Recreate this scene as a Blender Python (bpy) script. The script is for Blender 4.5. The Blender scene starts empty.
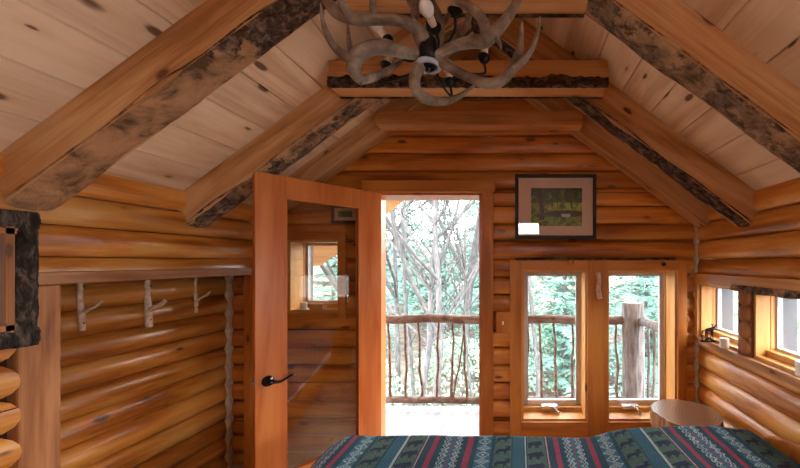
import bpy, bmesh, math, random
from mathutils import Vector, Matrix, noise
random.seed(7)
C = bpy.context.scene.collection
F, VX, VY, CH, D = 335.0, 518.0, 262.0, 1.55, 2.577
def P(x, y, Y):
    return Vector(((x-VX)*Y/F, Y, CH-(y-VY)*Y/F))
RX, RZ, SL = -0.28, CH+1.64, 0.74            # ridge position and roof slope
LX, WX, AX = -1.95, 1.385, -2.24             # left wall, right wall, alcove wall
PITCH, PH = 0.1354, CH+0.0215
def ceil_z(x): return RZ-SL*abs(x-RX)

# ------------------------------------------------------------------ materials
def new_mat(name):
    m = bpy.data.materials.new(name); m.use_nodes = True
    nt = m.node_tree; nt.nodes.clear()
    out = nt.nodes.new('ShaderNodeOutputMaterial')
    b = nt.nodes.new('ShaderNodeBsdfPrincipled')
    nt.links.new(b.outputs[0], out.inputs[0])
    return m, nt, b, out
def N(nt, t, **kw):
    n = nt.nodes.new(t)
    for k, v in kw.items():
        if k in n.inputs.keys() if isinstance(k, str) else False: n.inputs[k].default_value = v
        else: setattr(n, k, v)
    return n
def math_node(nt, op, a, b=None, c=None):
    n = nt.nodes.new('ShaderNodeMath'); n.operation = op
    for i, v in enumerate((a, b, c)):
        if v is None: continue
        if isinstance(v, (int, float)): n.inputs[i].default_value = v
        else: nt.links.new(v, n.inputs[i])
    return n.outputs[0]
def ramp(nt, fac, stops):
    r = nt.nodes.new('ShaderNodeValToRGB'); el = r.color_ramp.elements
    while len(el) < len(stops): el.new(0.5)
    for e, (p, c) in zip(el, stops):
        e.position = p; e.color = (*c, 1) if len(c) == 3 else c
    nt.links.new(fac, r.inputs[0]); return r.outputs[0]
def mixc(nt, fac, a, b, mode='MIX'):
    n = nt.nodes.new('ShaderNodeMix'); n.data_type = 'RGBA'; n.blend_type = mode
    def s(v, i):
        if isinstance(v, (tuple, list)): n.inputs[i].default_value = (*v, 1) if len(v) == 3 else v
        elif isinstance(v, (int, float)): n.inputs[i].default_value = v
        else: nt.links.new(v, n.inputs[i])
    s(fac, 0); s(a, 6); s(b, 7); return n.outputs[2]
def wood(name, dark, mid, light, grain='X', rot=0.0, boards=None, rough=.45, knots=.55, spec=.4, bump=.15, knot_c=(.10,.035,.012), var=.25, coat=0.0, streak=.5):
    """grain: axis the grain runs along; rot: turn about Y first; boards: (axis, origin, width) gives every board its own figure."""
    m, nt, b, out = new_mat(name)
    tc = N(nt, 'ShaderNodeTexCoord')
    mp = N(nt, 'ShaderNodeMapping'); mp.inputs['Rotation'].default_value = (0, rot, 0)
    nt.links.new(tc.outputs['Object'], mp.inputs[0])
    vec = mp.outputs[0]
    sp = N(nt, 'ShaderNodeSeparateXYZ'); nt.links.new(vec, sp.inputs[0])
    rnd = None
    if boards:
        ax, org, wd = boards
        q = math_node(nt, 'FLOOR', math_node(nt, 'DIVIDE', math_node(nt, 'SUBTRACT', sp.outputs[ax], org), wd))
        wn = N(nt, 'ShaderNodeTexWhiteNoise'); wn.noise_dimensions = '1D'; nt.links.new(q, wn.inputs['W'])
        rnd = wn.outputs['Value']
        off = N(nt, 'ShaderNodeVectorMath'); off.operation = 'SCALE'; nt.links.new(wn.outputs['Color'], off.inputs[0]); off.inputs['Scale'].default_value = 17.0
        ad = N(nt, 'ShaderNodeVectorMath'); ad.operation = 'ADD'; nt.links.new(vec, ad.inputs[0]); nt.links.new(off.outputs[0], ad.inputs[1]); vec = ad.outputs[0]
    def scaled(al, ac):
        s = N(nt, 'ShaderNodeVectorMath'); s.operation = 'MULTIPLY'
        v = [ac, ac, ac]; v['XYZ'.index(grain)] = al
        s.inputs[1].default_value = v; nt.links.new(vec, s.inputs[0]); return s.outputs[0]
    n1 = N(nt, 'ShaderNodeTexNoise'); n1.inputs['Scale'].default_value = 1; n1.inputs['Detail'].default_value = 5; n1.inputs['Distortion'].default_value = .7
    nt.links.new(scaled(1.1, 8), n1.inputs['Vector'])
    n2 = N(nt, 'ShaderNodeTexNoise'); n2.inputs['Scale'].default_value = 1; n2.inputs['Detail'].default_value = 4; n2.inputs['Distortion'].default_value = .3
    nt.links.new(scaled(3.0, 75), n2.inputs['Vector'])
    v = math_node(nt, 'ADD', math_node(nt, 'MULTIPLY', n1.outputs[0], 1-.35*streak), math_node(nt, 'MULTIPLY', n2.outputs[0], .35*streak))
    col = ramp(nt, v, [(.36, dark), (.475, mid), (.585, light)])
    if rnd is not None:
        hsv = N(nt, 'ShaderNodeHueSaturation')
        nt.links.new(math_node(nt, 'ADD', math_node(nt, 'MULTIPLY', rnd, var), 1-var/2), hsv.inputs['Value'])
        nt.links.new(col, hsv.inputs['Color']); col = hsv.outputs[0]
    hgt = v
    if knots > 0:
        vo = N(nt, 'ShaderNodeTexVoronoi'); vo.inputs['Scale'].default_value = 1
        nt.links.new(scaled(4.2, 10), vo.inputs['Vector'])
        sc = N(nt, 'ShaderNodeSeparateColor'); nt.links.new(vo.outputs['Color'], sc.inputs[0])
        keep = math_node(nt, 'LESS_THAN', sc.outputs[0], knots)
        size = math_node(nt, 'ADD', math_node(nt, 'MULTIPLY', sc.outputs[1], .16), .08)
        wob = math_node(nt, 'ADD', vo.outputs['Distance'], math_node(nt, 'MULTIPLY', math_node(nt, 'SUBTRACT', n2.outputs[0], .5), .08))
        core = math_node(nt, 'MULTIPLY', keep, math_node(nt, 'SUBTRACT', 1, math_node(nt, 'SMOOTH_MIN', math_node(nt, 'DIVIDE', wob, size), 1, .1)))
        core = math_node(nt, 'MINIMUM', math_node(nt, 'MAXIMUM', math_node(nt, 'MULTIPLY', core, 2.6), 0), .9)
        halo = math_node(nt, 'MULTIPLY', keep, math_node(nt, 'MAXIMUM', math_node(nt, 'SUBTRACT', .5, math_node(nt, 'MULTIPLY', wob, 1.6)), 0))
        col = mixc(nt, halo, col, mixc(nt, .6, col, dark, 'MULTIPLY'))
        col = mixc(nt, core, col, knot_c)
    nt.links.new(col, b.inputs['Base Color'])
    b.inputs['Roughness'].default_value = rough; b.inputs['Specular IOR Level'].default_value = spec
    b.inputs['Coat Weight'].default_value = coat; b.inputs['Coat Roughness'].default_value = .25
    bp = N(nt, 'ShaderNodeBump'); bp.inputs['Strength'].default_value = bump; bp.inputs['Distance'].default_value = .01
    nt.links.new(hgt, bp.inputs['Height']); nt.links.new(bp.outputs[0], b.inputs['Normal'])
    return m
def bark(name, c1, c2, c3, scale=14, stretch=(1,1,1), rough=.9, peel=None, peel_c=(.42,.25,.12), strength=.9, grad=None):
    m, nt, b, out = new_mat(name)
    tc = N(nt, 'ShaderNodeTexCoord')
    s = N(nt, 'ShaderNodeVectorMath'); s.operation = 'MULTIPLY'; s.inputs[1].default_value = stretch
    nt.links.new(tc.outputs['Object'], s.inputs[0])
    n = N(nt, 'ShaderNodeTexNoise'); n.inputs['Scale'].default_value = scale; n.inputs['Detail'].default_value = 7; n.inputs['Roughness'].default_value = .65; n.inputs['Distortion'].default_value = .5
    nt.links.new(s.outputs[0], n.inputs['Vector'])
    col = ramp(nt, n.outputs[0], [(.36, c1), (.5, c2), (.66, c3)])
    if peel is not None:
        n3 = N(nt, 'ShaderNodeTexNoise'); n3.inputs['Scale'].default_value = 6.5; n3.inputs['Detail'].default_value = 9; n3.inputs['Roughness'].default_value = .7
        nt.links.new(tc.outputs['Object'], n3.inputs['Vector'])
        pv = n3.outputs[0]
        if grad:
            sx = N(nt, 'ShaderNodeSeparateXYZ'); nt.links.new(tc.outputs['Object'], sx.inputs[0])
            pv = math_node(nt, 'ADD', pv, math_node(nt, 'MULTIPLY', math_node(nt, 'SUBTRACT', sx.outputs[0], grad[0]), grad[1]))
        f = ramp(nt, pv, [(peel, (0,0,0)), (peel+.05, (1,1,1))])
        n4 = N(nt, 'ShaderNodeTexNoise'); n4.inputs['Scale'].default_value = 9; n4.inputs['Detail'].default_value = 8; n4.inputs['Roughness'].default_value = .6; n4.inputs['Distortion'].default_value = .4
        nt.links.new(s.outputs[0], n4.inputs['Vector'])
        pc = ramp(nt, n4.outputs[0], [(.37, tuple(.28*v for v in peel_c)), (.44, tuple(.70*v for v in peel_c)), (.51, peel_c), (.60, tuple(min(1, 1.25*v) for v in peel_c))])
        col = mixc(nt, f, col, pc)
    nt.links.new(col, b.inputs['Base Color']); b.inputs['Roughness'].default_value = rough; b.inputs['Specular IOR Level'].default_value = .25
    bp = N(nt, 'ShaderNodeBump'); bp.inputs['Strength'].default_value = strength; bp.inputs['Distance'].default_value = .035
    nt.links.new(n.outputs[0], bp.inputs['Height']); nt.links.new(bp.outputs[0], b.inputs['Normal'])
    return m
def plain(name, c, rough=.5, metal=0, nz=.08, scale=30, spec=.5, bump=0):
    m, nt, b, out = new_mat(name)
    tc = N(nt, 'ShaderNodeTexCoord')
    n = N(nt, 'ShaderNodeTexNoise'); n.inputs['Scale'].default_value = scale; n.inputs['Detail'].default_value = 4
    nt.links.new(tc.outputs['Object'], n.inputs['Vector'])
    col = ramp(nt, n.outputs[0], [(.3, tuple(v*(1-nz) for v in c)), (.7, tuple(min(1, v*(1+nz)) for v in c))])
    nt.links.new(col, b.inputs['Base Color'])
    b.inputs['Roughness'].default_value = rough; b.inputs['Metallic'].default_value = metal; b.inputs['Specular IOR Level'].default_value = spec
    if bump:
        bp = N(nt, 'ShaderNodeBump'); bp.inputs['Strength'].default_value = bump; bp.inputs['Distance'].default_value = .005
        nt.links.new(n.outputs[0], bp.inputs['Height']); nt.links.new(bp.outputs[0], b.inputs['Normal'])
    return m
def glass(name, refl=.09, tint=(1,1,1)):
    m, nt, b, out = new_mat(name); nt.nodes.remove(b)
    t = N(nt, 'ShaderNodeBsdfTransparent'); t.inputs[0].default_value = (*tint, 1)
    g = N(nt, 'ShaderNodeBsdfGlossy'); g.inputs['Roughness'].default_value = .0
    lw = N(nt, 'ShaderNodeLayerWeight'); lw.inputs[0].default_value = .35
    f = math_node(nt, 'MINIMUM', math_node(nt, 'ADD', refl, math_node(nt, 'MULTIPLY', math_node(nt, 'POWER', lw.outputs['Facing'], 3), .5)), 1)
    mx = N(nt, 'ShaderNodeMixShader'); nt.links.new(f, mx.inputs[0]); nt.links.new(t.outputs[0], mx.inputs[1]); nt.links.new(g.outputs[0], mx.inputs[2])
    nt.links.new(mx.outputs[0], out.inputs[0]); return m

HD, HM, HL = (.28,.066,.005), (.50,.155,.016), (.64,.26,.04)      # honey varnished logs
logs = dict(rough=.34, spec=.5, coat=.3, knots=.5, var=.34)
M = {}
M['log_x'] = wood('honey_log_across', HD, HM, HL, 'X', boards=(2, PH, PITCH), **logs)
M['log_y'] = wood('honey_log_along', (.31,.088,.010), (.55,.205,.032), (.67,.32,.075), 'Y', boards=(2, PH, PITCH), **logs)
TH = math.atan(SL)
cl = dict(rough=.6, spec=.25, knots=.75, bump=.1, var=.14, knot_c=(.13,.05,.022), streak=.6)
BW = .205
M['ceil_l'] = wood('pale_pine_left', (.62,.41,.25), (.76,.56,.375), (.84,.66,.47), 'Y', rot=TH, boards=(0, 0, BW), **cl)
M['ceil_r'] = wood('pale_pine_right', (.62,.41,.25), (.76,.56,.375), (.84,.66,.47), 'Y', rot=-TH, boards=(0, 0, BW), **cl)
rf = dict(rough=.6, spec=.25, knots=.4, bump=.12, streak=.9)
RD, RM, RL = (.34,.15,.05), (.53,.28,.115), (.65,.40,.20)
M['raft_l'] = wood('sawn_rafter_left', RD, RM, RL, 'X', rot=TH, **rf)
M['raft_r'] = wood('sawn_rafter_right', RD, RM, RL, 'X', rot=-TH, **rf)
M['tie'] = wood('sawn_tie_beam', (.36,.125,.03), (.49,.20,.05), (.57,.27,.085), 'X', **rf)
M['tie2'] = wood('lighter_tie_beam', (.42,.17,.05), (.56,.27,.095), (.63,.34,.14), 'X', **rf)
M['bark_dark'] = bark('dark_ridged_bark', (.012,.007,.005), (.07,.038,.025), (.25,.165,.12), 30, (.6,1,1))
M['bark_mid'] = bark('patchy_bark', (.03,.018,.012), (.14,.085,.055), (.30,.21,.15), 26, (.8,1,1), peel=.485, peel_c=(.44,.26,.14))
M['bark_left'] = bark('bark_peeling_at_the_low_end', (.018,.011,.008), (.10,.06,.042), (.34,.245,.185), 26, (.8,1,1), peel=.52, peel_c=(.48,.27,.14), grad=(-1.05,-.45))
M['bark_right'] = bark('grey_peeled_live_edge', (.05,.03,.02), (.17,.11,.075), (.33,.24,.17), 22, (.5,1,1), peel=.47, peel_c=(.42,.27,.16))
M['bark_frame'] = bark('rough_black_bark', (.008,.006,.005), (.040,.028,.022), (.17,.13,.105), 34, (1,.8,.35))
M['trim_v'] = wood('honey_trim_vertical', (.33,.090,.010), (.44,.145,.020), (.53,.20,.034), 'Z', rough=.4, knots=.35, bump=.1)
M['trim_x'] = wood('honey_trim_across', (.33,.090,.010), (.44,.145,.020), (.53,.20,.034), 'X', rough=.4, knots=.35, bump=.1)
M['post'] = wood('cedar_post', (.18,.055,.014), (.36,.135,.04), (.47,.21,.08), 'Z', rough=.6, knots=.5, bump=.3)
M['ledge'] = wood('weathered_ledge_wood', (.24,.09,.03), (.40,.185,.075), (.52,.29,.14), 'Y', rough=.55, knots=.4, bump=.3)
M['jamb'] = wood('golden_pine_jamb', (.50,.22,.05), (.60,.30,.085), (.66,.37,.12), 'Z', rough=.4, knots=.15, bump=.05)
M['fir_v'] = wood('red_fir_door', (.44,.11,.02), (.54,.16,.035), (.60,.20,.05), 'Z', rough=.35, knots=0, bump=.05, coat=.2)
M['floor'] = wood('pale_pine_floor', (.45,.26,.13), (.58,.37,.21), (.66,.46,.28), 'X', boards=(1, 0, .14), rough=.4, knots=.4)
M['cream'] = plain('pale_caulk_wood', (.55,.42,.30), .8, nz=.25, scale=25)
M['back'] = plain('dark_backing', (.13,.05,.02), .8)
M['stick'] = plain('pale_peeled_stick', (.62,.46,.33), .6, nz=.3, scale=40, bump=.3)
M['antler'] = bark('grey_tan_antler', (.10,.065,.042), (.20,.145,.105), (.36,.29,.235), 9, (1,1,1), rough=.42, strength=.25)
M['iron'] = plain('black_iron', (.012,.011,.011), .4, metal=.6)
M['black'] = plain('black_frame_paint', (.012,.009,.009), .6)
M['chrome'] = plain('bright_chrome', (.62,.62,.66), .25, metal=1)
M['bronze'] = plain('dark_bronze', (.03,.027,.03), .18, metal=.9)
M['ringc'] = plain('pale_blue_grey_ring', (.42,.47,.55), .3)
M['candle'] = plain('cream_candle_sleeve', (.72,.62,.48), .5)
M['bulb'] = plain('frosted_bulb_off', (.75,.72,.68), .15)
M['vinyl'] = plain('greyish_sash', (.50,.47,.49), .5)
M['vinyl_w'] = plain('white_sash_sill', (.75,.72,.70), .5)
M['clad'] = plain('blue_grey_cladding', (.035,.048,.065), .6)
M['glass'] = glass('window_glass', .05)
M['door_glass'] = glass('door_glass', .09, (.93,.92,.90))
M['pic_glass'] = glass('picture_glass', .035)
M['mat'] = plain('pinkish_mat_board', (.66,.48,.38), .8, nz=.03)
M['white'] = plain('white_wax', (.85,.85,.83), .4)
M['deck'] = wood('frosted_deck_boards', (.15,.15,.165), (.21,.21,.225), (.26,.26,.27), 'Y', boards=(0, 0, .14), rough=.6, knots=0, var=.10)
M['rail'] = bark('weathered_rail_wood', (.07,.043,.033), (.115,.078,.062), (.20,.155,.135), 18, (.5,1,1), strength=.4)
M['rail_grey'] = bark('grey_post_wood', (.07,.065,.063), (.14,.128,.124), (.23,.215,.21), 16, (2,2,.25), strength=.5)
M['soffit'] = wood('orange_soffit', (.44,.19,.06), (.55,.28,.11), (.62,.35,.16), 'Y', boards=(0, 0, .15), rough=.6, knots=.3)
M['bark_tree'] = bark('bare_tree_bark', (.045,.045,.045), (.075,.072,.072), (.12,.115,.115), 12, (1,1,.3))
M['needle'] = plain('evergreen_needles', (.095,.205,.165), .8, nz=.45, scale=2.0)
M['leaf'] = plain('pale_hedge_leaves', (.20,.34,.22), .8, nz=.4, scale=2.0)
M['ground'] = bark('leaf_strewn_ground', (.04,.03,.024), (.085,.066,.054), (.11,.125,.09), 3, (1,1,1), strength=.1)

# ------------------------------------------------------------------ geometry helpers
class MB:
    def __init__(s): s.v = []; s.f = []; s.m = []; s.sm = []
    def add(s, vs, fs, mi=0, smooth=False):
        o = len(s.v); s.v += [tuple(v) for v in vs]
        for f in fs: s.f.append([i+o for i in f]); s.m.append(mi); s.sm.append(smooth)
        return s
    def box(s, a, b, mi=0, fn=None):
        x0,y0,z0 = a; x1,y1,z1 = b
        vs = [(x0,y0,z0),(x1,y0,z0),(x1,y1,z0),(x0,y1,z0),(x0,y0,z1),(x1,y0,z1),(x1,y1,z1),(x0,y1,z1)]
        if fn: vs = [fn(*v) for v in vs]
        return s.add(vs, [(0,3,2,1),(4,5,6,7),(0,1,5,4),(1,2,6,5),(2,3,7,6),(3,0,4,7)], mi)
    def prism(s, poly, a, b, fn, mi=0):
        """poly of (p,q) extruded from a to b; fn(p,q,t) -> world"""
        n = len(poly); vs = [fn(p,q,a) for p,q in poly]+[fn(p,q,b) for p,q in poly]
        fs = [tuple(range(n))[::-1], tuple(range(n,2*n))]+[(i,(i+1)%n,n+(i+1)%n,n+i) for i in range(n)]
        return s.add(vs, fs, mi)
    def tube(s, pts, rad, n=10, mi=0, wob=0, seed=0):
        pts = [Vector(p) for p in pts]; k = len(pts)
        if not hasattr(rad, '__len__'): rad = [rad]*k
        t0 = (pts[1]-pts[0]).normalized(); up = Vector((0,0,1)) if abs(t0.z) < .9 else Vector((1,0,0))
        nrm = t0.cross(up).normalized(); vs = []
        for i in range(k):
            t = (pts[min(i+1,k-1)]-pts[max(i-1,0)]).normalized()
            nrm = (nrm-t*nrm.dot(t)).normalized(); bn = t.cross(nrm)
            for j in range(n):
                a = 2*math.pi*j/n; r = rad[i]
                if wob: r *= 1+wob*noise.noise(Vector((pts[i].x*9+seed+2*math.cos(a), pts[i].y*9+2*math.sin(a), pts[i].z*9)))
                vs.append(pts[i]+nrm*(r*math.cos(a))+bn*(r*math.sin(a)))
        fs = [(i*n+j, i*n+(j+1)%n, (i+1)*n+(j+1)%n, (i+1)*n+j) for i in range(k-1) for j in range(n)]
        s.add(vs, fs, mi, True)
        s.add([vs[j] for j in range(n)], [tuple(range(n))[::-1]], mi)
        s.add([vs[(k-1)*n+j] for j in range(n)], [tuple(range(n))], mi); return s
    def lathe(s, prof, c, n=24, mi=0, smooth=True, axis=None, wob=None):
        R = Vector((0,0,1)).rotation_difference(Vector(axis)).to_matrix() if axis else Matrix.Identity(3)
        c = Vector(c); vs = []
        for r, z in prof:
            for j in range(n):
                a = 2*math.pi*j/n; rr = r*(wob(a) if wob else 1)
                vs.append(c+R@Vector((rr*math.cos(a), rr*math.sin(a), z)))
        k = len(prof)
        fs = [(i*n+j, i*n+(j+1)%n, (i+1)*n+(j+1)%n, (i+1)*n+j) for i in range(k-1) for j in range(n)]
        s.add(vs, fs, mi, smooth)
        s.add(vs[:n], [tuple(range(n))[::-1]], mi); s.add(vs[-n:], [tuple(range(n))], mi); return s
    def build(s, name, mats, parent=None, bevel=0):
        me = bpy.data.meshes.new(name); me.from_pydata(s.v, [], s.f)
        for m in (mats if isinstance(mats, (list,tuple)) else [mats]): me.materials.append(m)
        me.polygons.foreach_set('material_index', s.m); me.polygons.foreach_set('use_smooth', s.sm)
        bm = bmesh.new(); bm.from_mesh(me); bmesh.ops.recalc_face_normals(bm, faces=bm.faces); bm.to_mesh(me); bm.free()
        o = bpy.data.objects.new(name, me); C.objects.link(o)
        if parent is not None:
            o.parent = parent; o.matrix_parent_inverse = Matrix.Translation(-parent.location)
        if bevel:
            bv = o.modifiers.new('edge', 'BEVEL'); bv.width = bevel; bv.segments = 2; bv.limit_method = 'ANGLE'
        return o
def smooth_path(pts, k=5):
    pts = [Vector(p) for p in pts]; out = []
    for i in range(len(pts)-1):
        p0 = pts[max(i-1,0)]; p1 = pts[i]; p2 = pts[i+1]; p3 = pts[min(i+2,len(pts)-1)]
        for j in range(k):
            t = j/k
            out.append(.5*((2*p1)+(p2-p0)*t+(2*p0-5*p1+4*p2-p3)*t*t+(3*p1-p0-3*p2+p3)*t**3))
    out.append(pts[-1]); return out
def lerp_list(vals, n):
    r = []
    for i in range(n):
        t = i/(n-1)*(len(vals)-1); a = min(int(t), len(vals)-2); r.append(vals[a]+(vals[a+1]-vals[a])*(t-a))
    return r
def empty(name, loc, label=None, cat=None, group=None, kind=None):
    o = bpy.data.objects.new(name, None); o.location = loc; o.empty_display_size = .1; C.objects.link(o)
    return tag(o, label, cat, group, kind)
def tag(o, label=None, cat=None, group=None, kind=None):
    for k, v in (('label',label),('category',cat),('group',group),('kind',kind)):
        if v: o[k] = v
    return o
def struct(o): o['kind'] = 'structure'; return o

# ------------------------------------------------------------------ log walls
def log_wall(fn, u0, u1, z0, z1, holes=(), bulge=.038, thick=.16, ends=None, step=.14, rnd_end=0, seed=0, back=True, pw=2.4, gap=.002):
    """fn(u,d,z)->world, d>0 into the room. ends(z)->(ua,ub) clips for gables. One mesh of stacked rounded logs."""
    mb = MB(); k0 = math.floor((z0-PH)/PITCH); k1 = math.ceil((z1-PH)/PITCH)
    for k in range(k0, k1):
        a = max(z0, PH+k*PITCH); b = min(z1, PH+(k+1)*PITCH); zc = PH+(k+.5)*PITCH
        if b-a < .004: continue
        cuts = sorted({a, b} | {h[i] for h in holes for i in (2,3) if a < h[i] < b})
        for za, zb in zip(cuts, cuts[1:]):
            zm = (za+zb)/2; ivs = [(u0, u1)]
            for h in holes:
                if h[2] <= zm <= h[3]:
                    ivs = [p for (s, e) in ivs for p in ((s, min(e, h[0])), (max(s, h[1]), e)) if p[1]-p[0] > .005]
            nz = max(3, int(round(9*(zb-za)/PITCH)))
            for (ua, ub) in ivs:
                nu = max(2, int((ub-ua)/step)+1); vs = []
                for i in range(nu):
                    for j in range(nz):
                        # denser near the seams
                        t = j/(nz-1); ga = za+gap; gb = zb-gap; z = ga+(gb-ga)*(.5-.5*math.cos(math.pi*t))
                        x = max(-1, min(1, (z-zc)/(PITCH/2))); prof = (1-abs(x)**pw)**.6 if abs(x) < 1 else 0
                        ea, eb = ua, ub
                        if ends:
                            la, lb = ends(z); ea, eb = max(ua, la), min(ub, lb)
                            if eb < ea: ea = eb = (ea+eb)/2
                        if rnd_end: eb -= rnd_end*(1-math.sqrt(max(0, 1-min(1, x*x*.98))))
                        u = ea+(eb-ea)*i/(nu-1)
                        w = noise.noise(Vector((u*1.3+seed, k*3.7, 0)))
                        d = (bulge*(1+.35*w))*prof
                        zz = z+(.006*noise.noise(Vector((u*.9, k*5.1+seed, 2)))*(1-abs(2*t-1)))
                        vs.append(fn(u, d-.012, zz))
                fs = [(i*nz+j, (i+1)*nz+j, (i+1)*nz+j+1, i*nz+j+1) for i in range(nu-1) for j in range(nz-1)]
                mb.add(vs, fs, 0, True)
                # end caps and back slab
                for i in (0, nu-1):
                    col = [vs[i*nz+j] for j in range(nz)]
                    uu0 = (ua if i == 0 else ub)
                    zA, zB = za, zb
                    ea0 = uu0; ea1 = uu0
                    if ends:
                        la, lb = ends(zA); la2, lb2 = ends(zB)
                        ea0 = max(uu0, la) if i == 0 else min(uu0, lb); ea1 = max(uu0, la2) if i == 0 else min(uu0, lb2)
                    mb.add(col+[fn(ea1, -thick, zB), fn(ea0, -thick, zA)], [tuple(range(nz+2))], 0)
                if back:
                    def lim(z):
                        if not ends: return ua, ub
                        la, lb = ends(z); return max(ua, la), max(min(ub, lb), max(ua, la))
                    (p, q), (r, s_) = lim(za), lim(zb)
                    mb.add([fn(p,-thick,za), fn(q,-thick,za), fn(s_,-thick,zb), fn(r,-thick,zb)], [(0,1,2,3)], 0)
    return mb
fback = lambda u, d, z: (u, D-d, z)
fright = lambda u, d, z: (WX-d, u, z)
fleft = lambda u, d, z: (LX+d, u, z)
falc = lambda u, d, z: (AX+d, u, z)
DX0, DX1, DZ = -1.115, -.277, CH+.53
WA = (.023, .531, CH-1.215, CH-.062); WB = (.677, 1.215, CH-1.215, CH-.062); WC = (-1.754, -1.36, CH-.385, CH+.17)
YB = -2.7
def gable(z): h = max(0, (RZ+.10-z)/SL); return (RX-h, RX+h)
struct(log_wall(fback, AX-.16, WX+.16, 0, RZ+.05, [(DX0,DX1,-1,DZ), WA, WB, WC], thick=.2, ends=gable, bulge=.030, pw=3.6, gap=.004).build('wall_back', M['log_x']))
EZ = CH+.46
RW = [(2.06,2.51), (1.25,1.94), (-.15,.55), (-1.9,-.9)]; RZ0, RZ1 = CH-.555, CH-.158  # last two openings lie out of view, added for the fill lamps
struct(log_wall(fright, YB, D+.0, 0, EZ, [(a,b,RZ0,RZ1) for a,b in RW], seed=4).build('wall_right', M['log_y']))
BZ0, BZ1 = CH-.13, CH-.083           # top beam over the alcove
o = log_wall(fleft, YB, D, CH-.045, EZ, [], seed=9)
o.v += []; lw = log_wall(fleft, YB, 1.285, 0, CH-.045, [(-1.9,-.9,RZ0,CH-.2)], bulge=.05, seed=9, rnd_end=.05)  # the hole is an unseen opening added for the left fill lamp
n0 = len(o.v); o.v += lw.v; o.f += [[i+n0 for i in f] for f in lw.f]; o.m += lw.m; o.sm += lw.sm
struct(o.build('wall_left', M['log_y']))
struct(log_wall(falc, 1.33, D, 0, CH-.06, [], seed=13, bulge=.058, gap=0, pw=2.1).build('wall_alcove', M['log_y']))
ab = MB().box((AX-.02, 1.28, 0), (LX-.002, 1.32, CH-.045)).box((AX, 1.33, CH-.085), (LX-.03, D, CH-.06)).box((AX-.19, 1.27, 0), (AX-.162, D+.2, CH-.03)).box((AX-.19, 1.27, CH-.058), (LX-.01, D+.2, CH-.03))
struct(ab.build('trim_1', M['back']))
# rear wall behind the viewer, with two tall windows
RHX = [(0,.49,CH+.65,CH+.92)]
frear = lambda u, d, z: (u, YB+d, z)
struct(log_wall(frear, LX-.1, WX+.1, 0, RZ, RHX, ends=gable, seed=21).build('wall_rear', M['log_x']))
struct(MB().box((AX-.2, YB-.1, -.12), (WX+.2, D+.2, 0)).build('floor', M['floor']))

# ceiling: one sloping sheet of boards per side, grooves between boards
def ceiling(side, mat):
    mb = MB(); Lc = (1.8 if side > 0 else 2.05)/math.cos(TH); g = .005
    rot = -TH if side > 0 else TH
    # board edges on multiples of BW in the turned coordinate used by the material
    ux, uz = side*math.cos(TH), -math.sin(TH)
    def coord(s):
        x = RX+ux*s; z = RZ+uz*s
        return x*math.cos(rot)+z*math.sin(rot)
    edges = [0.0]
    c0, c1 = coord(0), coord(Lc); lo, hi = min(c0,c1), max(c0,c1)
    k = math.ceil(lo/BW)
    es = []
    while k*BW < hi: es.append(abs(k*BW-c0)); k += 1
    edges += sorted(e for e in es if e > .02)+[Lc]
    def pt(s, y, h): return (RX+ux*s+side*h*math.sin(TH), y, RZ+uz*s+h*math.cos(TH))
    for a, b in zip(edges, edges[1:]):
        mb.add([pt(a+g,YB-.05,0), pt(b-g,YB-.05,0), pt(b-g,D+.15,0), pt(a+g,D+.15,0),
                pt(a,YB-.05,.012), pt(b,YB-.05,.012), pt(b,D+.15,.012), pt(a,D+.15,.012)],
               [(0,1,2,3),(0,3,7,4),(1,5,6,2)])
    mb.add([pt(0,YB-.05,.012), pt(Lc,YB-.05,.012), pt(Lc,D+.15,.012), pt(0,D+.15,.012),
            pt(0,YB-.05,.05), pt(Lc,YB-.05,.05), pt(Lc,D+.15,.05), pt(0,D+.15,.05)],
           [(0,1,2,3),(4,5,6,7),(0,1,5,4),(2,3,7,6),(1,2,6,5),(0,3,7,4)])
    return struct(mb.build('ceiling', mat))
ceiling(-1, M['ceil_l']); ceiling(1, M['ceil_r'])
struct(MB().prism([(RX-.10,RZ-.074+.03),(RX,RZ+.03-.02),(RX+.10,RZ-.074+.03),(RX+.10,RZ+.12),(RX-.10,RZ+.12)], YB-.05, D+.15, lambda p,q,t: (p,t,q)).build('trim_16', M['back']))

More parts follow.
